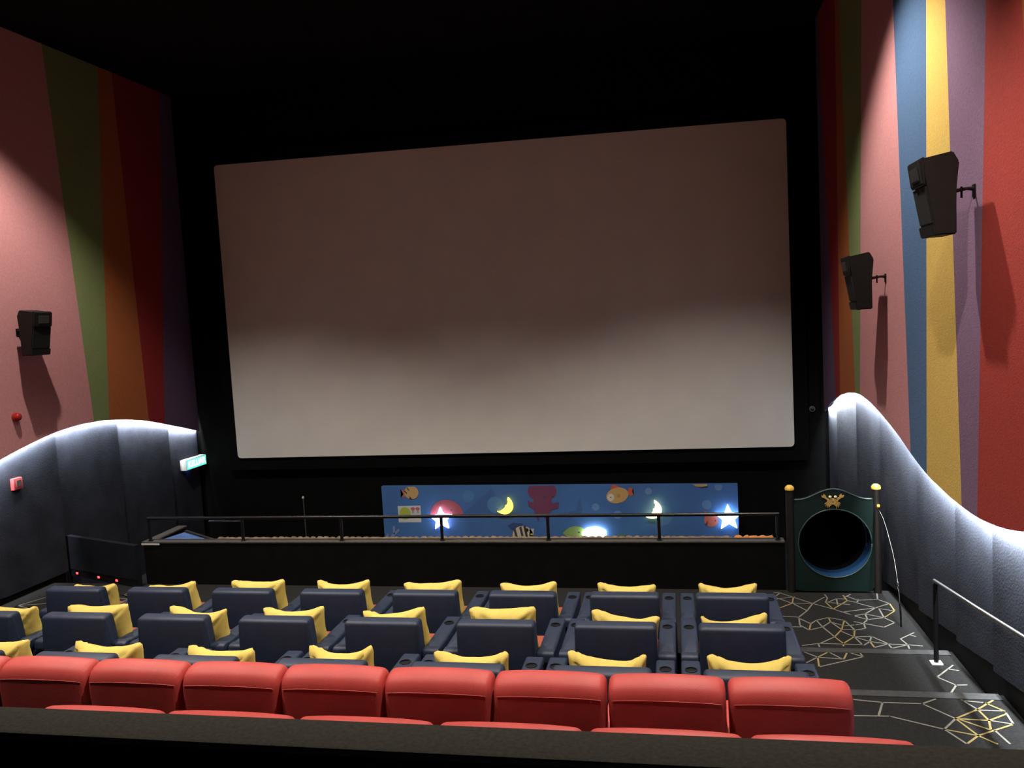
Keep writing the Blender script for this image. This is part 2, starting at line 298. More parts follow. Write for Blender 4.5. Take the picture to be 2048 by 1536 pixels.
light_strip('light_strip', XSL, 1, cL, -2.5, 13.28, 'glowing white light strip tucked under the wavy lip of the left wall', 80, LEDL)

# floors: front bay, seating tiers and the stepped side aisles
XS0, XS1 = -7.0, 0.93
fl = tag(boxo('floor', (-8.36, 2.26, 6.9, 9.66, -0.6, 0.0), FLOORM), 'dark patterned carpet floor in front of the first row', kind='structure')
boxo('front_bay', (-8.36, 2.26, 9.66, FRONT, -0.6, -0.5), SKIRT, fl)
for y0, y1, z in ((5.8, 6.9, .155), (4.7, 5.8, .31), (3.55, 4.7, .47), (2.4, 3.55, .763), (1.33, 2.4, 1.05)):
    boxo('tier', (XS0, XS1, y0, y1, -0.6, z), FLOORM, fl)
for x0, x1 in ((XS1, 2.26), (-8.36, XS0)):
    for y0, y1, z in ((6.47, 7.63, .155), (5.30, 6.47, .31), (4.2, 5.30, .465), (3.3, 4.2, .62), (2.4, 3.3, .775), (1.33, 2.4, .93)):
        boxo('aisle_step', (x0, x1, y0, y1, -0.6 if z > .2 else 0.0, z), FLOORM, fl)
        boxo('nosing', (x0 + .01, x1 - .03, y1 - .085, y1 + .012, z - .02, z + .005), NOSE, fl)
boxo('rear_landing', (-8.36, 2.26, BACK, 1.23, -0.6, 1.75), FLOORM, fl)

# woven lines of the carpet
def strips(name, segs, m, wd, parent):
    bm = bmesh.new()
    for (z, x0, y0, x1, y1) in segs:
        a, b = Vector((x0, y0, z + .002)), Vector((x1, y1, z + .002)); t = (b - a)
        if t.length < .01: continue
        t.normalize(); n = Vector((-t.y, t.x, 0)) * wd / 2; a = a - t * wd * .4; b = b + t * wd * .4
        f = [bm.verts.new(p) for p in (a - n, b - n, b + n, a + n)]; bm.faces.new(f)
    return tag(link_mesh(name, bm, m, parent), kind='stuff')
rnd = random.Random(4)
left = []
pts = [(rnd.uniform(-8.2, -6.5), rnd.uniform(6.95, 9.6)) for _ in range(46)]
for i, p in enumerate(pts):
    for q in sorted(pts, key=lambda q: (q[0] - p[0]) ** 2 + (q[1] - p[1]) ** 2)[1:4]: left.append((0.0 if min(p[1], q[1]) > 7.66 else None, *p, *q))
left = [s for s in left if s[0] is not None]
strips('carpet_lines', [s[:5] for s in CARPET if not s[5]] + left, CLINE, .015, fl)
strips('ochre_carpet_lines', [s[:5] for s in CARPET if s[5]], CLINEY, .015, fl)

# parapet in front of the camera
pw = tag(boxo('wall_parapet', (-8.3, 2.19, 1.24, 1.325, 0.0, 2.585), BLACK), 'dark carpeted parapet behind the last red row', kind='structure')
boxo('parapet_cap', (-8.3, 2.19, 1.235, 1.33, 2.585, 2.6), PARA, pw, bev=.006)

# ---------------------------------------------------------------- screen
def rrect(x0, x1, z0, z1, r, n=6):
    return [(p.x, p.y) for p in rounded([(x0, z0), (x1, z0), (x1, z1), (x0, z1)], r, n)]
scr = empty('cinema_screen', (-2.89, 13.3, 1.0)); tag(scr, 'large blank white cinema screen with rounded corners', 'screen')
def scr_poly(d, r):
    q = [(-7.516 - d, 1.03 - d), (1.732 + d, 1.02 - d), (1.732 + d, 5.925 + d), (-7.516 - d, 6.03 + d)]
    return [(p.x + 2.89, p.y - 1.0) for p in rounded(q, r)]
bm = bmesh.new(); prism_y(bm, scr_poly(0, .07), -0.05, 0.0); link_mesh('screen_surface', bm, SCREEN, scr)
bm = bmesh.new(); prism_y(bm, scr_poly(.22, .1), 0.001, 0.14); link_mesh('masking_frame', bm, BLACK, scr)

# ---------------------------------------------------------------- navy recliners
def make_recliner():
    root = empty('recliner')
    prof = rounded([(0.0, .10), (0.20, .10), (0.19, .60), (.145, .825), (.01, .815), (-.005, .6)], [.02, .02, .1, .05, .03, .2], 4)
    bm = bmesh.new(); soft_extrude(bm, prof, -.3, .3, .03, 3, 2); link_mesh('backrest', bm, NAVY, root, smooth=True)
    boxo('base', (-.3, .3, .12, .72, .04, .30), NAVY, root, bev=.02)
    boxo('footrest', (-.295, .295, .722, .80, .06, .34), NAVY, root, bev=.025)
    bm = bmesh.new(); soft_extrude(bm, rounded([(.16, .30), (.79, .30), (.80, .43), (.70, .45), (.18, .40)], [.02, .03, .05, .1, .03], 4), -.295, .295, .03, 3, 2)
    link_mesh('seat', bm, SEATR, root, smooth=True)
    for s in (-1, 1):
        x0, x1 = (.306, .428) if s > 0 else (-.428, -.306)
        ar = boxo('armrest', (x0, x1, .10, .78, .03, .545), NAVY, root, bev=.02)
        # padded top with a cup well
        cx, cy, cr = (x0 + x1) / 2, .64, .036
        out = rounded([(x0 - .003, .085), (x1 + .003, .085), (x1 + .003, .80), (x0 - .003, .80)], .02, 3)
        # insert points along the long sides so that the ring bridges evenly
        def rays(poly):
            res = []
            for k in range(24):
                a = 2 * math.pi * k / 24; d = Vector((math.cos(a), math.sin(a))); best = None
                for i in range(len(poly)):
                    p, q = poly[i], poly[(i + 1) % len(poly)]; e = q - p; den = d.x * e.y - d.y * e.x
                    if abs(den) < 1e-9: continue
                    w_ = p - Vector((cx, cy)); t = (w_.x * e.y - w_.y * e.x) / den; u = (w_.x * d.y - w_.y * d.x) / den
                    if t > 0 and -1e-6 <= u <= 1 + 1e-6 and (best is None or t < best): best = t
                res.append(Vector((cx, cy)) + d * best)
            return res
        # corners are kept by using the outline itself, sorted by angle round the well
        o1 = sorted(out, key=lambda p: math.atan2(p.y - cy, p.x - cx)); o2 = inset(o1, .014); o25 = inset(o1, .005)
        bm = bmesh.new(); N = len(o1)
        circ = [Vector((cx + cr * math.cos(math.atan2(p.y - cy, p.x - cx)), cy + cr * math.sin(math.atan2(p.y - cy, p.x - cx)))) for p in o1]
        # redistribute the circle evenly but keep the order
        a0 = math.atan2(o1[0].y - cy, o1[0].x - cx)
        ang = [math.atan2(p.y - cy, p.x - cx) for p in o1]
        even = [a0 + 2 * math.pi * i / N for i in range(N)]
        mix = [0.25 * a + 0.75 * e for a, e in zip(ang, even)]
        circ = [Vector((cx + cr * math.cos(a), cy + cr * math.sin(a))) for a in mix]
        secs = [[Vector((p.x, p.y, z)) for p in ring] for ring, z in ((o1, .535), (o1, .566), (o25, .576), (o2, .58), (circ, .58), (circ, .49))]
        rows = loft(bm, secs, cap=False); bm.faces.new(rows[0][::-1]); bm.faces.new(rows[-1])
        pad = link_mesh('armrest_pad', bm, NAVY, ar, smooth=True)
        bm = bmesh.new(); lathe(bm, [(cr + .005, .578), (cr + .006, .584), (cr - .002, .585), (cr - .004, .53), (cr - .006, .495), (0, .495)], (cx, cy, 0), 20)
        link_mesh('cup_holder', bm, CUPB, ar, smooth=True)
        bm = bmesh.new()
        soft_extrude(bm, rounded([(.055, .50), (.15, .50), (.15, .585), (.065, .585)], [.02, .01, .012, .03], 4), x0 - .006, x1 + .006, .015, 2, 1)
        link_mesh('bolster', bm, NAVY, ar, smooth=True)
    return root
ORD = ['', 'first', 'second', 'third', 'fourth', 'fifth', 'sixth', 'seventh', 'eighth', 'ninth', 'tenth']
ROWN = ['front row nearest the low wall', 'middle navy row', 'rear navy row just ahead of the red seats']
ROWG = ['navy recliners in the front row', 'navy recliners in the middle row', 'navy recliners in the rear navy row']
CUPY = (7.694, 6.591, 5.444); RZ = (0.0, 0.155, 0.31)
proto = make_recliner(); used = False
for r in range(3):
    for c in range(1, 9):
        if r == 2 and c == 1: continue
        o = copy_tree(proto) if used else proto; used = True
        o.location = (0.392 + (c - 8) * 0.9, CUPY[r] - .64, RZ[r])
        k = 9 - c
        pos = 'beside the right aisle' if k == 1 else f'{ORD[k]} from the right aisle'
        tag(o, f'navy recliner, {ROWN[r]}, {pos}', 'recliner', ROWG[r])

# ---------------------------------------------------------------- yellow cushions
def cushion(r, c, xl, zl, xr, zr, xm, zm):
    rng = random.Random(r * 20 + c)
    w_, h = math.hypot(xr - xl, zr - zl) + .035, .40
    tilt = math.atan2(zr - zl, xr - xl); dip = min(.10 if c > 1 else .06, max(.024, ((zl + zr) / 2 - zm) * 1.55 + .012)); um = max(-.5, min(.5, (xm - (xl + xr) / 2) / (w_ / 2)))
    n, m_ = 26, 20; bm = bmesh.new(); sd = Vector((r * 7.3, c * 3.1, 1.7))
    def pt(i, j, side):
        u = -1 + 2 * i / n; v = -1 + 2 * j / m_
        uu = (u - um) / (1 - um) if u > um else (u - um) / (1 + um)
        edge_t = dip * (1 - abs(uu) ** 2.2); edge_b = .03 * (1 - abs(u) ** 2)
        x = u * w_ / 2 * (1 - .07 * (1 - v * v)); 
        zt = h / 2 - edge_t; zb = -h / 2 + edge_b
        z = zb + (zt - zb) * (v + 1) / 2
        # round the very tips
        cu, cv = max(0, abs(u) - .86) / .14, max(0, abs(v) - .86) / .14
        if cu * cv > 0: x -= math.copysign(.03 * cu * cv, u); z -= math.copysign(.026 * cu * cv, v)
        th = .085 * ((1 - u ** 4) * (1 - v ** 4)) ** .55 + .010 * (1 - max(abs(u), abs(v)) ** 12)
        nz = noise.noise(Vector((u * 2.2, v * 2.2, 0)) + sd) * .02 + noise.noise(Vector((u * 5, v * 5, 3)) + sd) * .006
        # creases running in from the ears
        for ex in (-1, 1):
            d_ = math.hypot(u - ex, v - 1); a_ = math.atan2(1 - v, (ex - u) * ex)
            nz += .020 * math.sin(a_ * 8 + rng_ph[ex]) * math.exp(-((d_ - .38) / .28) ** 2)
        y = side * th + nz * (1 - max(abs(u), abs(v)) ** 8)
        return Vector((x, y, z))
    rng_ph = {-1: rng.uniform(0, 6), 1: rng.uniform(0, 6)}
    F = [[bm.verts.new(pt(i, j, 1)) for j in range(m_ + 1)] for i in range(n + 1)]
    B = [[F[i][j] if i in (0, n) or j in (0, m_) else bm.verts.new(pt(i, j, -1)) for j in range(m_ + 1)] for i in range(n + 1)]
    for i in range(n):
        for j in range(m_):
            bm.faces.new((F[i][j], F[i + 1][j], F[i + 1][j + 1], F[i][j + 1]))
            q = (B[i][j], B[i][j + 1], B[i + 1][j + 1], B[i + 1][j])
            if len(set(q)) == 4:
                try: bm.faces.new(q)
                except ValueError: pass
    o = link_mesh('cushion', bm, CUSH, smooth='all')
    y0 = CUPY[r] - .42
    o.rotation_euler = (math.radians(rng.uniform(7, 11)), -tilt, math.radians(rng.uniform(-3, 3)))
    o.location = ((xl + xr) / 2, y0 + .07, (zl + zr) / 2 - h / 2 + .012)
    k = 9 - c
    pos = 'beside the right aisle' if k == 1 else f'{ORD[k]} from the right aisle'
    rn = ['front navy row', 'middle navy row', 'rear navy row'][r]
    return tag(o, f'yellow cushion on the {rn} recliner {pos}', 'cushion', 'yellow cushions on the recliners')
for e in EAR: cushion(*e)

# ---------------------------------------------------------------- red seats
def make_red():
    root = empty('red_seat')
    prof = rounded([(.0, .22), (.14, .24), (.12, .5), (.18, .91), (.135, .944), (-.004, .937)], [.03, .03, .1, .028, .025, .108], 7, .8)
    def warp(p):
        u = p.x / .292; k = max(0, (p.z - .5) / .45)
        return Vector((p.x * (1 - .035 * max(0, (.62 - p.z) / .4)), p.y - .018 * (1 - u * u), p.z - .022 * k * abs(u) ** 2.5))
    bm = bmesh.new(); soft_extrude(bm, prof, -.292, .292, .035, 4, 10, warp); link_mesh('backrest', bm, REDL, root, smooth=True)
    ptsm = []
    for i in range(17):
        u = -1 + 2 * i / 16; p = Vector((u * .272, -.0012, .856))
        q = warp(p); ptsm.append(Vector((q.x, q.y + .0045 * 0 + (0.0), q.z)))
    bm = bmesh.new(); tube(bm, [p + Vector((0, -.0012, 0)) for p in ptsm], .0018, 6); link_mesh('seam', bm, REDS, root, smooth='all')
    bm = bmesh.new(); soft_extrude(bm, rounded([(.13, .36), (.58, .36), (.60, .44), (.54, .47), (.14, .45)], [.03, .03, .03, .06, .03], 4), -.26, .26, .03, 3, 2)
    link_mesh('seat', bm, REDL, root, smooth=True)
    boxo('pedestal', (-.05, .05, .12, .5, .0, .36), STEEL, root, bev=.01)
    for sx in (-1, 1):
        x0, x1 = (.268, .2975) if sx > 0 else (-.2975, -.268)
        bm = bmesh.new(); soft_extrude(bm, rounded([(.10, .56), (.50, .56), (.52, .60), (.49, .635), (.11, .635)], .02, 4), x0, x1, .006, 2, 1)
        ar = link_mesh('armrest', bm, REDL, root, smooth=True)
        boxo('arm_post', (x0 + .004, x1 - .004, .14, .30, .0, .56), STEEL, ar, bev=.004)
    return root
rp = make_red(); used = False
for r, (y, z, n) in enumerate(((4.10, .47, 9), (2.96, .763, 6))):
    for k in range(1, n + 1):
        o = copy_tree(rp) if used else rp; used = True
        o.location = (.787 - .297 - (k - 1) * .598 + (0 if r == 0 else .015), y, z)
        pos = 'beside the right aisle' if k == 1 else f'{ORD[k]} from the right aisle'
        if r == 0: tag(o, f'red cinema seat in the fully visible red row, {pos}', 'seat', 'red seats in the front red row')
        else: tag(o, f'red seat just showing above the dark parapet, {pos}', 'seat', 'red seats in the rear red row')

# ---------------------------------------------------------------- low wall with rail
lw = empty('low_wall', (-2.9, 9.7, 0.0)); tag(lw, 'long black low wall with a grey ledge ahead of the front row', 'low wall')
LWX = -2.9
def lwl(x): return x - LWX
boxo('wall_body', (lwl(-6.92), lwl(1.13), -.05, .07, -.02, .545), BLACK, lw)
LEDGE = mat('grey_ledge', (0.055, 0.050, 0.045), 0.7, 0.3, 25)
boxo('ledge', (lwl(-6.94), lwl(1.13), -.06, .09, .545, .57), LEDGE, lw, bev=.006)
boxo('side_body', (lwl(-6.92), lwl(-6.82), .07, .75, -.5, .545), BLACK, lw)
boxo('side_ledge', (lwl(-6.94), lwl(-6.80), .09, .77, .545, .57), LEDGE, lw, bev=.006)
PALE = mat('pale_metal_strip', (.55, .53, .48), .5)
boxo('pale_edge_strip', (lwl(-6.94), lwl(-6.68), -.066, -.061, .527, .548), PALE, lw)
rl = empty('balustrade_rail', (-2.9, 9.68, .57)); tag(rl, 'black steel rail on short posts along the low wall', 'rail')
bm = bmesh.new(); tube(bm, [(lwl(-6.85), 0, .30), (lwl(1.08), 0, .30)], .02, 10); link_mesh('top_rail', bm, STEEL, rl, smooth=True)
for x in (-6.83, -5.51, -4.17, -2.87, -1.56, -.26, 1.06):
    bm = bmesh.new(); tube(bm, [(lwl(x), 0, -.005), (lwl(x), 0, .29)], .02, 10); p = link_mesh('post', bm, STEEL, rl, smooth=True)
    bm = bmesh.new(); lathe(bm, [(.032, 0.0), (.032, .008), (.024, .012)], (lwl(x), 0, 0), 12); link_mesh('foot_plate', bm, STEEL, p)
# lumpy trim behind the ledge
LUMP = mat('brown_rope', (.17, .11, .065), .9, .4, 12); LUMPO = mat('orange_rope', (.50, .19, .05), .9, .3, 20)
def lumpy(name, x0, x1, m, label, amp):
    rng = random.Random(3); pts, rs = [], []
    n = int((x1 - x0) / .018)
    for i in range(n + 1):
        x = x0 + (x1 - x0) * i / n
        pts.append((x, 9.83 + .012 * math.sin(i * .9), .535 + .006 * math.sin(i * 1.3))); rs.append(.03 + amp * abs(math.sin(i * .62)) + rng.uniform(0, amp * .5))
    bm = bmesh.new(); tube(bm, pts, rs, 8); return tag(link_mesh(name, bm, m, smooth='all'), label, 'rope')
lumpy('rope_trim', -5.95, .57, LUMP, 'lumpy brown rope lying along the back of the low wall ledge', .012)
lumpy('rope_trim', .60, 1.0, LUMPO, 'short lumpy orange rope at the right end of the low wall ledge', .018)
# blue wedge mat behind the left end
BMAT = mat('blue_foam_mat', (.06, .13, .33), .6, .15, 8); GREY = mat('grey_mat_edge', (.012, .012, .012), .8)
mt = empty('wedge_mat', (-6.45, 9.95, -.5)); tag(mt, 'blue triangular foam mat behind the left end of the low wall', 'mat')
bm = bmesh.new(); loft(bm, [[Vector((x - -6.45, y - 9.95, z + .5)) for x, y in ((-6.80, 9.79), (-6.02, 9.79), (-6.69, 10.22))] for z in (-.5, .54)])
link_mesh('mat_body', bm, BMAT, mt)
bm = bmesh.new(); loft(bm, [[Vector((x + 6.45, y - 9.95, z + .5)) for x, y in ((-6.02, 9.80), (-5.97, 9.80), (-6.68, 10.27), (-6.69, 10.23))] for z in (-.5, .56)])
link_mesh('mat_edge', bm, GREY, mt)
# thin pole behind the wall, low rail
bm = bmesh.new(); tube(bm, [(-5.755, 12, -.5), (-5.762, 12, .58)], .009, 8); pl = link_mesh('thin_pole', bm, mat('dull_grey_pole', (.05, .05, .045), .4), smooth=True)
tag(pl, 'thin dark pole standing in the bay below the screen', 'pole')
bm = bmesh.new(); lathe(bm, [(.0, -.02), (.016, -.012), (.018, .01), (.0, .025)], (-5.762, 12, .60), 10); link_mesh('tip', bm, PALE, pl, smooth=True)
gr = empty('bay_rail', (-6.9, 12, -.5)); tag(gr, 'dark low rail beyond the left end of the low wall', 'rail')
bm = bmesh.new(); tube(bm, [(-.5, 0, .735), (.1, 0, .735)], .014, 8); link_mesh('bar', bm, mat('polished_dark_steel', (.25, .25, .25), .25, metal=1), gr, smooth=True)
for x in (-.48, .08):
    bm = bmesh.new(); tube(bm, [(x, 0, 0), (x, 0, .73)], .012, 8); link_mesh('post', bm, STEEL, gr, smooth=True)

# red step lights at the left
RLED = mat('red_step_led', (.5, .02, .02), .4, emit=(1, .02, .02), estr=12)
pa, pb = Vector((-8.34, 10.0, 0)), Vector((-6.93, 9.50, 0)); pd = (pb - pa); plen = pd.length; pang = math.atan2(pd.y, pd.x)
pt_ = empty('partition', pa, pang); tag(pt_, 'low navy carpeted partition between the left wall and the low wall', 'partition')
boxo('panel', (0, plen, -.02, .05, .10, .56), mat('dark_navy_carpet', (.009, .010, .014), .95, .3, 5, spec=.1), pt_)
boxo('skirting', (0, plen, -.012, .05, 0.0, .10), SKIRT, pt_)
for i, d in enumerate((.20, .68, 1.07)):
    p = pa + pd.normalized() * d
    o = empty('step_light', (p.x, p.y, .055), pang); tag(o, ['red step light nearest the left wall', 'middle red step light on the skirting at left', 'red step light nearest the low wall'][i], 'step light', 'red step lights')
    boxo('housing', (-.035, .035, -.026, -.0125, -.022, .022), STEEL, o, bev=.003)
    boxo('red_lens', (-.018, .018, -.032, -.024, -.012, .012), RLED, o)

# ---------------------------------------------------------------- tunnel panel
tp = empty('tunnel_panel', (1.64, 9.6, 0)); tag(tp, 'dark green play tunnel panel with a round opening and crab', 'play panel')
hc, hz, hr = .012, .56, .385
N = 64; outer = []; inner = []
def top_z(x): return 1.055 + .115 * (0.5 + 0.5 * math.cos(max(-1, min(1, x / .36)) * math.pi)) ** 0.9
bnd = []
for k in range(N):
    a = 2 * math.pi * k / N; d = Vector((math.cos(a), math.sin(a)))
    t = 1e9
    if d.x > 1e-6: t = min(t, (.415 - hc) / d.x)
    if d.x < -1e-6: t = min(t, (-.415 - hc) / d.x)
    if d.y < -1e-6: t = min(t, (.02 - hz) / d.y)
    if d.y > 1e-6:
        tt = .5
        for _ in range(30): tt = (top_z(hc + d.x * tt) - hz) / d.y
        t = min(t, tt)
    outer.append((hc + d.x * t, hz + d.y * t)); inner.append((hc + d.x * hr, hz + d.y * hr))
bm = bmesh.new()
secs = [[Vector((x, y, z)) for x, z in ring] for ring, y in ((inner, .03), (outer, .03), (outer, -.03), (inner, -.03), (inner, .03))]
loft(bm, secs, cap=False); bmesh.ops.remove_doubles(bm, verts=bm.verts, dist=1e-5); link_mesh('panel', bm, PGREEN, tp)
RIM = mat('lighter_green_rim', (.03, .06, .052), .4)  # rims a lighter green than the panel
bm = bmesh.new(); tube(bm, [(x, -.03, top_z(x)) for x in [-.41 + .82 * i / 40 for i in range(41)]], .008, 6); link_mesh('top_rim', bm, RIM, tp, smooth='all')
ring = [(hc + math.cos(2 * math.pi * k / 48) * hr, -.03, hz + math.sin(2 * math.pi * k / 48) * hr) for k in range(49)]
bm = bmesh.new(); tube(bm, ring, .008, 6); link_mesh('opening_rim', bm, RIM, tp, smooth='all')
bm = bmesh.new(); R0 = hr - .002
loft(bm, [[Vector((hc + math.cos(2 * math.pi * k / 48) * rr, y, hz + math.sin(2 * math.pi * k / 48) * rr)) for k in range(48)] for rr, y in ((R0, -.028), (R0, .24), (R0 + .02, .24), (R0 + .02, .03))], cap=False)
link_mesh('tunnel_collar', bm, PBLUE, tp, smooth=True)
bm = bmesh.new(); secs = []
for i in range(9):
    a = math.radians(62) * i / 8; yy = .23 + 1.0 * math.sin(a); zz = hz - 1.0 * (1 - math.cos(a))
    secs.append([Vector((hc + math.cos(2 * math.pi * k / 40) * (R0 - .004), yy + math.sin(2 * math.pi * k / 40) * (R0 - .004) * math.sin(a), zz + math.sin(2 * math.pi * k / 40) * (R0 - .004) * math.cos(a))) for k in range(40)])
rows = loft(bm, secs, cap=False); bm.faces.new(rows[-1])
link_mesh('slide_tube', bm, CUPB, tp, smooth=True)  # black colour stands in for the shade inside the tunnel
for x in (-.452, .452):
    bm = bmesh.new(); tube(bm, [(x, 0, 0), (x, 0, 1.165)], .043, 16); ps = link_mesh('post', bm, PBROWN, tp, smooth=True)
    bm = bmesh.new(); lathe(bm, [(.0, 0), (.050, 0), (.051, .018), (.043, .036), (.026, .05), (.0, .056)], (x, 0, 1.163), 20); link_mesh('cap', bm, PYEL, ps, smooth=True)
    if x > 0:
        bm = bmesh.new(); lathe(bm, [(0, -.018), (.015, -.012), (.018, 0), (.015, .012), (0, .018)], (x + .01, -.055, .985), 12); link_mesh('bolt_cap', bm, PYEL, ps, smooth=True)
# crab badge on the panel
cb = bmesh.new(); cx, cz = -.005, 1.035
body = [(cx + .055 * math.cos(a) * (1.12 if math.sin(a) > 0 else .82), cz + .032 * math.sin(a)) for a in [2 * math.pi * k / 20 for k in range(20)]]
prism_y(cb, body, -.052, -.032)
for s in (-1, 1):
    arm = [(cx + s * .05, cz + .012), (cx + s * .085, cz + .038), (cx + s * .075, cz + .055), (cx + s * .04, cz + .028)]
    prism_y(cb, arm if s > 0 else arm[::-1], -.051, -.033)
    claw = [(cx + s * .072, cz + .036), (cx + s * .112, cz + .048), (cx + s * .118, cz + .072), (cx + s * .098, cz + .060), (cx + s * .092, cz + .086), (cx + s * .07, cz + .064)]
    prism_y(cb, claw if s > 0 else claw[::-1], -.052, -.032)
    for q in range(4):
        a = math.radians(-8 - q * 20); x0, z0 = cx + s * .046 * math.cos(a), cz - .006 + .028 * math.sin(a)
        L = .046; leg = [(x0 + s * .003, z0 + .005), (x0 + s * L * .62, z0 + L * .45 * math.sin(a)), (x0 + s * (L * math.cos(a) * .8 + .004), z0 + L * math.sin(a) - .012), (x0 + s * L * .48, z0 + L * .45 * math.sin(a) - .007), (x0 - s * .003, z0 - .005)]
        prism_y(cb, leg if s > 0 else leg[::-1], -.050, -.034)
cr_ = link_mesh('crab_badge', cb, mat('ochre_crab', (.60, .36, .10), .5), tp)
for s in (-1, 1):
    bm = bmesh.new(); bmesh.ops.create_uvsphere(bm, u_segments=14, v_segments=8, radius=.017)
    for v in bm.verts: v.co += Vector((cx + s * .028, -.05, cz + .052))
    link_mesh('eye', bm, EYE, cr_, smooth='all')
boxo('crab_mouth', (cx - .007, cx + .007, -.054, -.0515, cz - .006, cz + .002), PBROWN, cr_)

# ---------------------------------------------------------------- handrails at the right
bm = bmesh.new()
cv = [(2.07, 9.50, .97), (2.075, 9.38, .965), (2.08, 9.20, .90), (2.08, 9.02, .79), (2.085, 8.84, .62), (2.085, 8.70, .40), (2.085, 8.62, .18), (2.085, 8.60, .0)]
def smoothp(p, k=6):
    out = []; P = [Vector(q) for q in p]
    for i in range(len(P) - 1):
        a, b, c, d = P[max(i - 1, 0)], P[i], P[i + 1], P[min(i + 2, len(P) - 1)]
        for j in range(k):
            t = j / k; out.append(.5 * ((2 * b) + (c - a) * t + (2 * a - 5 * b + 4 * c - d) * t * t + (3 * b - a - 3 * c + d) * t ** 3))
    out.append(P[-1]); return out
tube(bm, smoothp(cv), .009, 10)
tag(link_mesh('curved_handrail', bm, mat('dark_polished_steel', (.10, .10, .095), .25, metal=1), smooth='all'), 'thin curved steel handrail dropping from the tunnel post to the floor', 'handrail')
hr_ = empty('aisle_handrail', (2.06, 7.37, .155)); tag(hr_, 'steel handrail on a black post along the right aisle wall', 'handrail')
bm = bmesh.new(); tube(bm, [(0, 0, 0), (0, 0, .69)], .02, 10); po = link_mesh('post', bm, STEEL, hr_, smooth=True)
boxo('foot_plate', (-.045, .045, -.04, .04, 0.0, .014), mat('white_metal_plate', (.75, .75, .72), .35), po, bev=.003)
bm = bmesh.new(); tube(bm, [(0, .03, .706), (0, -1.0, .842), (0, -2.0, .98), (0, -3.3, 1.16), (0, -4.6, 1.34)], .016, 10); link_mesh('rail', bm, CHROME, hr_, smooth='all')
bm = bmesh.new(); tube(bm, [(0, -3.37, .62), (0, -3.37, 1.165)], .02, 10); link_mesh('post', bm, STEEL, hr_, smooth=True)

# ---------------------------------------------------------------- wall speakers
def make_speaker(name, loc, rz, label):
    """local +x points from the wall into the room"""
    o = empty(name, loc, rz); tag(o, label, 'speaker', 'black wall speakers')
    hw = .158
    def body(prof, y, bev):
        bm = bmesh.new(); loft(bm, [[Vector((x, -y, z)) for x, z in prof], [Vector((x, y, z)) for x, z in prof]])
        if bev: bmesh.ops.bevel(bm, geom=list(bm.edges), offset=bev, segments=2, affect='EDGES')
        return bm
    link_mesh('cabinet', body([(.165, -.29), (.305, -.29), (.375, .19), (.375, .25), (.185, .285), (.145, .21), (.165, .02)], hw, .008), SPK, o, smooth=True)
    link_mesh('top_horn_band', body([(.365, .06), (.385, .075), (.408, .245), (.37, .262)], hw - .004, .006), SPK, o, smooth=True)
    link_mesh('horn_mouth', body([(.384, .10), (.400, .105), (.411, .20), (.395, .205)], hw - .07, .004), HORN, o)
    link_mesh('grille', body([(.308, -.20), (.326, -.20), (.372, .055), (.352, .055)], hw - .012, 0), GRILL, o)
    link_mesh('bottom_band', body([(.27, -.293), (.318, -.293), (.334, -.215), (.285, -.215)], hw - .002, .005), SPK, o)
    bk = boxo('wall_plate', (0.0, .008, -.03, .03, -.03, .06), STEEL, o, bev=.002)
    bm = bmesh.new(); tube(bm, [(.008, 0, .03), (.05, 0, .034), (.11, 0, .025), (.172, 0, .02)], [.016, .012, .014, .02], 10); link_mesh('bracket_arm', bm, STEEL, o, smooth=True)
    bm = bmesh.new(); tube(bm, [(.085, 0, -.03), (.085, 0, .05)], .008, 8); link_mesh('bracket_bolt', bm, STEEL, o)
    return o
make_speaker('wall_speaker', (XR, 6.62, 3.965), math.pi, 'large nearer black speaker on the right wall over yellow stripe')
make_speaker('wall_speaker', (XR, 9.22, 3.42), math.pi, 'farther black speaker on the right wall over green stripe')
make_speaker('wall_speaker', (XL, 9.38, 3.37), 0.0, 'black speaker on the pink stripe of the left wall')

# ---------------------------------------------------------------- small wall fittings
XW = XLL + .012
es = empty('exit_sign', (XW, 13.12, 1.0)); tag(es, 'green glowing exit sign on the left wall near the screen', 'exit sign')
WP = mat('white_sign_plastic', (.7, .7, .66), .5)
boxo('housing', (0.0, .12, -.33, .29, -.09, .09), WP, es, bev=.006)
EG = mat('green_sign_glow', (.05, .5, .35), .5, emit=(.12, 1.0, .62), estr=1.5); EW = mat('white_sign_letters', (.9, .9, .9), .5, emit=(.8, 1.0, .95), estr=5.0)
boxo('green_face', (.119, .124, -.315, .275, -.078, .078), EG, es)
fc = bpy.data.curves.new('sign_text', 'FONT'); fc.body = 'KELUAR'; fc.size = .145; fc.align_x = 'CENTER'; fc.align_y = 'CENTER'; fc.extrude = .001; fc.offset = .004
to = bpy.data.objects.new('sign_text_source', fc); col.objects.link(to)
dg = bpy.context.evaluated_depsgraph_get(); me = bpy.data.meshes.new_from_object(to.evaluated_get(dg))
bpy.data.objects.remove(to); me.materials.clear(); me.materials.append(EW)
tx = bpy.data.objects.new('sign_lettering', me); col.objects.link(tx); tx.parent = es
tx.location = (.126, -.02, 0); tx.rotation_euler = (math.pi / 2, 0, math.pi / 2)
boxo('blue_lamp', (.04, .06, -.16, -.13, -.10, -.088), mat('blue_led', (.02, .05, .5), .4, emit=(.12, .25, 1), estr=30), es)
boxo('red_lamp', (.04, .06, .08, .10, -.10, -.088), mat('red_led', (.5, .02, .02), .4, emit=(1, .1, .1), estr=14), es)
al = empty('alarm_bell', (XL, 9.19, 2.315)); tag(al, 'small red fire alarm sounder on the pink stripe', 'alarm')
ARED = mat('red_alarm_plastic', (.35, .02, .02), .25)
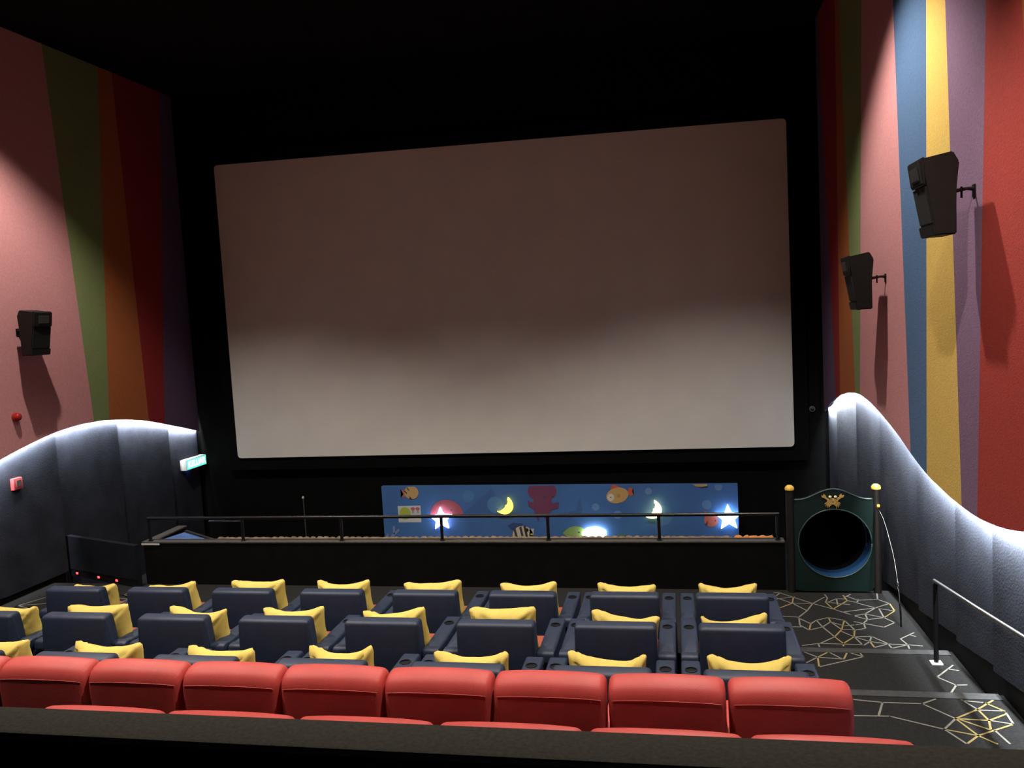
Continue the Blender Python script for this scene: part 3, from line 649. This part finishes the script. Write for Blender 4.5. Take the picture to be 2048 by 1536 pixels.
bm = bmesh.new(); lathe(bm, [(.055, .0), (.055, .03), (.048, .035)], (0, 0, 0), 20, 'x'); link_mesh('base', bm, ARED, al, smooth=True)
bm = bmesh.new(); lathe(bm, [(.044, .034), (.048, .05), (.042, .068), (.026, .078), (0, .082)], (0, 0, 0), 20, 'x'); link_mesh('dome', bm, ARED, al, smooth=True)
cp = empty('call_point', (XW, 9.18, 1.46)); tag(cp, 'small red fire alarm call point on the navy left wall', 'call point')
CRED = mat('red_call_point', (.50, .07, .07), .4)
boxo('box', (0, .055, -.075, .075, -.075, .075), CRED, cp, bev=.008)
boxo('grey_window', (.054, .058, -.03, .05, -.035, .045), mat('grey_window', (.12, .10, .085), .4), cp)
dm = empty('dome_camera', (2.028, FRONT, 1.567)); tag(dm, 'tiny pale ringed camera on the black wall right of screen', 'camera')
bm = bmesh.new(); lathe(bm, [(.045, 0), (.045, -.03), (.035, -.04)], (0, 0, 0), 16, 'y'); link_mesh('ring', bm, mat('dim_grey_plastic', (.10, .10, .095), .5), dm, smooth=True)
bm = bmesh.new(); lathe(bm, [(.03, -.038), (.026, -.06), (0, -.075)], (0, 0, 0), 16, 'y'); link_mesh('dome', bm, CUPB, dm, smooth=True)

# ---------------------------------------------------------------- undersea mural board and its lamps
mb = empty('mural_board', (-2.04, 13.32, -.5)); tag(mb, 'long blue undersea mural board with cartoon fish under the screen', 'mural')
MX, MZ = -2.04, -.5
bm = bmesh.new(); q = [(-4.955, -.5), (.873, -.5), (.875, .443), (-4.955, .485)]
prism_y(bm, [(x - MX, z - MZ) for x, z in q], -.02, .06)
link_mesh('board', bm, mat('mural_blue', (.055, .17, .42), .6, .25, 1.2, rgb2=(.045, .12, .33)), mb)
DEC = {}
def decal(name, pts, rgb, layer=1, parent=None):
    key = 'print_%02d%02d%02d' % tuple(int(c * 99) for c in rgb)
    bm = bmesh.new(); y = -.02 - .0015 * layer
    n = len(pts); vs = [bm.verts.new((x - MX, y, z - MZ)) for x, z in pts]; bm.faces.new(vs)
    bmesh.ops.triangulate(bm, faces=bm.faces)
    return link_mesh(name, bm, mat(key, rgb, .6), parent or mb)
def ell(cx, cz, rx, rz, rot=0, n=28, a0=0, a1=2 * math.pi):
    out = []
    full = abs(a1 - a0 - 2 * math.pi) < 1e-6
    for k in range(n if full else n + 1):
        a = a0 + (a1 - a0) * k / n; x, z = rx * math.cos(a), rz * math.sin(a)
        out.append((cx + x * math.cos(rot) - z * math.sin(rot), cz + x * math.sin(rot) + z * math.cos(rot)))
    return out
def clip(pts, zmax):
    out = []
    for i in range(len(pts)):
        a, b = pts[i], pts[(i + 1) % len(pts)]
        if a[1] <= zmax: out.append(a)
        if (a[1] - zmax) * (b[1] - zmax) < 0:
            t = (zmax - a[1]) / (b[1] - a[1]); out.append((a[0] + t * (b[0] - a[0]), zmax))
    return out
YF = (.50, .33, .13); DK = (.05, .035, .05); DKBLUE = (.045, .115, .30); BUB = (.12, .24, .46); PK = (.16, .045, .10); OR = (.50, .10, .06)
decal('dark_blue_shape', [(-3.55, .02), (-3.1, .38), (-3.05, .42), (-2.98, .30), (-2.78, .10), (-2.9, -.05), (-3.4, -.03)], DKBLUE, 1)
decal('dark_blue_shape', [(-1.9, .0), (-1.66, .05), (-1.60, .26), (-1.56, .05), (-1.62, -.05), (-1.8, -.08)], DKBLUE, 1)  # darker blue shapes printed on the board
for (cx, cz, rr) in ((-.498, .348, .055), (.396, .121, .075), (.585, .40, .058), (-1.0, -.03, .07), (-3.0, .15, .14), (-.30, -.05, .17), (-3.45, .30, .10), (-1.35, .10, .06)):
    decal('bubble', clip(ell(cx, cz, rr, rr), .44), BUB if rr < .1 else (.07, .19, .43), 2)
# yellow fish, top left
decal('fish_tail', [(-4.50, .38), (-4.62, .44), (-4.57, .35), (-4.62, .29), (-4.50, .32)], (.42, .14, .10), 2)
decal('fish_body', clip(ell(-4.43, .375, .125, .115), .475), YF, 3)
decal('fish_band', [(-4.51, .46), (-4.49, .46), (-4.46, .41), (-4.48, .405)], DK, 4); decal('fish_band', [(-4.56, .40), (-4.54, .41), (-4.50, .36), (-4.52, .355)], DK, 4)
decal('fish_fin', [(-4.47, .32), (-4.42, .26), (-4.47, .265)], DK, 4)
# pale poster with a green blob and little red figure
decal('poster', [(-4.687, -.137), (-4.29, -.134), (-4.287, .151), (-4.687, .147)], (.55, .57, .58), 2)
decal('poster_blob', ell(-4.565, .02, .10, .105), (.38, .45, .06), 3)
for dx in (0, .085):
    decal('poster_figure', [(-4.445 + dx, .02), (-4.40 + dx, .02), (-4.405 + dx, .09), (-4.44 + dx, .09)], (.36, .33, .36), 3)
    decal('poster_cap', ell(-4.423 + dx, .098, .038, .028), (.45, .12, .17), 4)
# pink jelly creature
decal('jelly_body', ell(-3.84, .0, .285, .245, a0=0, a1=math.pi), (.38, .09, .12), 3)
decal('jelly_eye', ell(-3.755, .07, .014, .012), DK, 4); decal('jelly_eye', ell(-3.90, .06, .014, .012), DK, 4)
decal('jelly_skirt', ell(-3.84, .0, .26, .04, a0=math.pi, a1=2 * math.pi), (.38, .09, .12), 4)
# maroon octopus
decal('octopus_head', clip(ell(-2.21, .37, .24, .17), .46), PK, 3); decal('octopus_neck', [(-2.35, .27), (-2.07, .27), (-2.04, .10), (-2.12, -.02), (-2.34, -.02), (-2.37, .15)], PK, 4)
for p in ([(-2.36, .18), (-2.46, .22), (-2.44, .12), (-2.33, .06)], [(-2.07, .16), (-1.94, .19), (-1.96, .09), (-2.06, .06)], [(-2.34, .0), (-2.30, -.14), (-2.26, .0)], [(-2.26, .0), (-2.12, -.14), (-2.10, .0)]): decal('octopus_arm', p, PK, 5)
decal('octopus_eye', ell(-2.17, .27, .016, .01), DK, 6); decal('octopus_eye', ell(-2.04, .28, .016, .01), DK, 6)
# black and cream striped fish, bottom
decal('striped_fin', [(-2.82, -.20), (-2.72, -.15), (-2.55, -.17), (-2.60, -.25), (-2.75, -.27)], (.03, .06, .17), 2)
decal('striped_body', ell(-2.565, -.37, .175, .165), (.52, .50, .36), 3)
decal('striped_nose', [(-2.45, -.26), (-2.375, -.25), (-2.40, -.42), (-2.46, -.42)], (.52, .50, .36), 3)
for bx in (-2.70, -2.60, -2.53): decal('striped_band', [(bx - .02, -.26 + (bx + 2.7) * .3), (bx + .015, -.24 + (bx + 2.7) * .3), (bx + .05, -.40), (bx + .015, -.42)], DK, 4)
decal('striped_eye', ell(-2.495, -.275, .028, .030), (.01, .01, .01), 5); decal('striped_mouth', ell(-2.415, -.345, .03, .015), (.38, .42, .06), 4)
# pale coral, bottom left
for p in ([(-4.95, -.42), (-4.90, -.30), (-4.87, -.42)], [(-4.88, -.40), (-4.70, -.24), (-4.68, -.27), (-4.84, -.42)], [(-4.80, -.34), (-4.80, -.20), (-4.76, -.20), (-4.77, -.33)]): decal('coral', p, (.20, .24, .42), 2)
# green fish, bottom
decal('green_fish', [(-1.91, -.325), (-1.80, -.235), (-1.70, -.21), (-1.60, -.225), (-1.54, -.27), (-1.53, -.36), (-1.60, -.42), (-1.80, -.42)], (.22, .34, .10), 3)
decal('green_fish_eye', ell(-1.64, -.315, .018, .012), DK, 4)
decal('seaweed', [(-1.1, -.42), (-1.0, -.34), (-.86, -.36), (-.80, -.42)], (.06, .20, .14), 2)
# orange-yellow fish
decal('goldfish_tail', [(-.84, .33), (-.80, .41), (-.74, .40), (-.755, .34), (-.73, .28), (-.80, .275)], OR, 2)
decal('goldfish_fin', clip([(-1.10, .37), (-1.08, .45), (-1.02, .46), (-.92, .40)], .46), OR, 2); decal('goldfish_fin', [(-.98, .20), (-.95, .165), (-.86, .20), (-.86, .26)], OR, 2)
decal('goldfish_body', ell(-.995, .285, .18, .125, rot=.25), YF, 3)
decal('goldfish_eye', ell(-1.10, .255, .055, .06), (.62, .58, .50), 4); decal('goldfish_pupil', ell(-1.10, .256, .010, .010), (.01, .01, .01), 5)
decal('goldfish_scales', ell(-.975, .28, .03, .035), (.42, .24, .09), 4)
# orange crab-like fish, far right
decal('red_fish', ell(.455, -.13, .11, .105), (.50, .13, .09), 3); decal('red_fish_fin', [(.37, -.06), (.345, .03), (.40, .0), (.41, -.05)], OR, 2); decal('red_fish_fin', [(.45, -.03), (.50, .0), (.56, -.01), (.53, -.06)], OR, 2)
decal('red_fish_band', [(.36, -.20), (.41, -.13), (.40, -.19), (.38, -.22)], DK, 4); decal('red_fish_eye', ell(.52, -.135, .012, .012), DK, 4)
decal('top_fish', [(.187, .45), (.24, .415), (.33, .405), (.41, .42), (.42, .45)], YF, 3); decal('top_fish_fin', [(.25, .412), (.33, .385), (.44, .395), (.40, .42)], (.02, .03, .08), 2)

def lamp(name, outline, m, label, cat='wall lamp', bulge=.05):
    cx = sum(p[0] for p in outline) / len(outline); cz = sum(p[1] for p in outline) / len(outline)
    bm = bmesh.new()
    secs = []
    for s, y in ((1.0, .0), (1.0, -.045), (.93, -.062), (.8, -.070)):
        secs.append([Vector(((x - cx) * s, y, (z - cz) * s)) for x, z in outline])
    loft(bm, secs)
    o = empty(name, (cx, 13.285, cz)); tag(o, label, cat, 'glowing kids lamps on the mural')
    link_mesh('shade', bm, m, o, smooth=True)
    boxo('back_plate', (-.03, .03, .0005, .014, -.03, .03), WP, o)
    return o
def star(cx, cz, r, rot, n=5, k=.5): return [(cx + (r if i % 2 == 0 else r * k) * math.sin(rot + i * math.pi / n), cz + (r if i % 2 == 0 else r * k) * math.cos(rot + i * math.pi / n)) for i in range(2 * n)]
def moon(tip1, tip2, bul, n=14):
    (x1, z1), (x2, z2) = tip1, tip2; mx, mz = (x1 + x2) / 2, (z1 + z2) / 2
    dx, dz = x2 - x1, z2 - z1; L = math.hypot(dx, dz); nx, nz = -dz / L, dx / L
    sg = 1 if (bul[0] - mx) * nx + (bul[1] - mz) * nz > 0 else -1; nx, nz = nx * sg, nz * sg
    out = []
    for i in range(n + 1):
        a = math.pi * i / n; out.append((mx - dx / 2 * math.cos(a) + nx * L * .62 * math.sin(a), mz - dz / 2 * math.cos(a) + nz * L * .62 * math.sin(a)))
    for i in range(n - 1, 0, -1):
        a = math.pi * i / n; out.append((mx - dx / 2 * math.cos(a) + nx * L * .20 * math.sin(a), mz - dz / 2 * math.cos(a) + nz * L * .20 * math.sin(a)))
    return out
def glowm(name, c, s): return mat(name, c, .4, emit=c, estr=s)
lamp('moon_lamp', moon((-2.775, .285), (-2.965, .055), (-2.68, .08)), glowm('yellow_moon_glow', (1, .72, .10), 2.2), 'yellow glowing crescent moon lamp on the mural left of centre')
lamp('moon_lamp', moon((-.415, .21), (-.55, -.06), (-.30, .0)), glowm('pale_moon_glow', (1, .80, .28), 4.0), 'yellow glowing crescent moon lamp on the mural right of goldfish')
lamp('star_lamp', star(-3.93, -.07, .20, -.05, 5, .48), glowm('violet_star_glow', (.80, .74, 1), 6.0), 'white violet glowing star lamp over the pink jelly shape')
lamp('star_lamp', star(.72, -.08, .21, -.03, 5, .45), glowm('blue_star_glow', (.62, .76, 1), 7.0), 'blue white glowing star lamp at the right mural end')
cl = []
for k in range(40):
    a = 2 * math.pi * k / 40; rr = 1 + .08 * abs(math.sin(a * 3.5)); cl.append((-1.385 + .185 * rr * math.cos(a), -.325 + .10 * rr * math.sin(a)))
lamp('cloud_lamp', cl, glowm('cloud_glow', (.86, .96, 1), 9.0), 'white glowing cloud lamp low on the mural by green fish')

# ceiling downlight fixtures
DL = mat('downlight_glass', (.8, .8, .8), .3, emit=(1, .86, .72), estr=6)
for i, (x, y) in enumerate(LAMPS):
    o = empty('downlight', (x, y, CEIL)); k = i % 3
    tag(o, f'round recessed downlight, {ORD[k + 1]} from the right, {"front" if i < 3 else "rear"} ceiling row', 'downlight', 'ceiling downlights')
    bm = bmesh.new(); lathe(bm, [(.10, 0), (.10, -.012), (.075, -.012), (.07, 0)], (0, 0, 0), 20); link_mesh('trim_ring', bm, STEEL, o, smooth=True)
    bm = bmesh.new(); lathe(bm, [(.068, -.002), (.068, -.006)], (0, 0, 0), 20); link_mesh('lens', bm, DL, o)
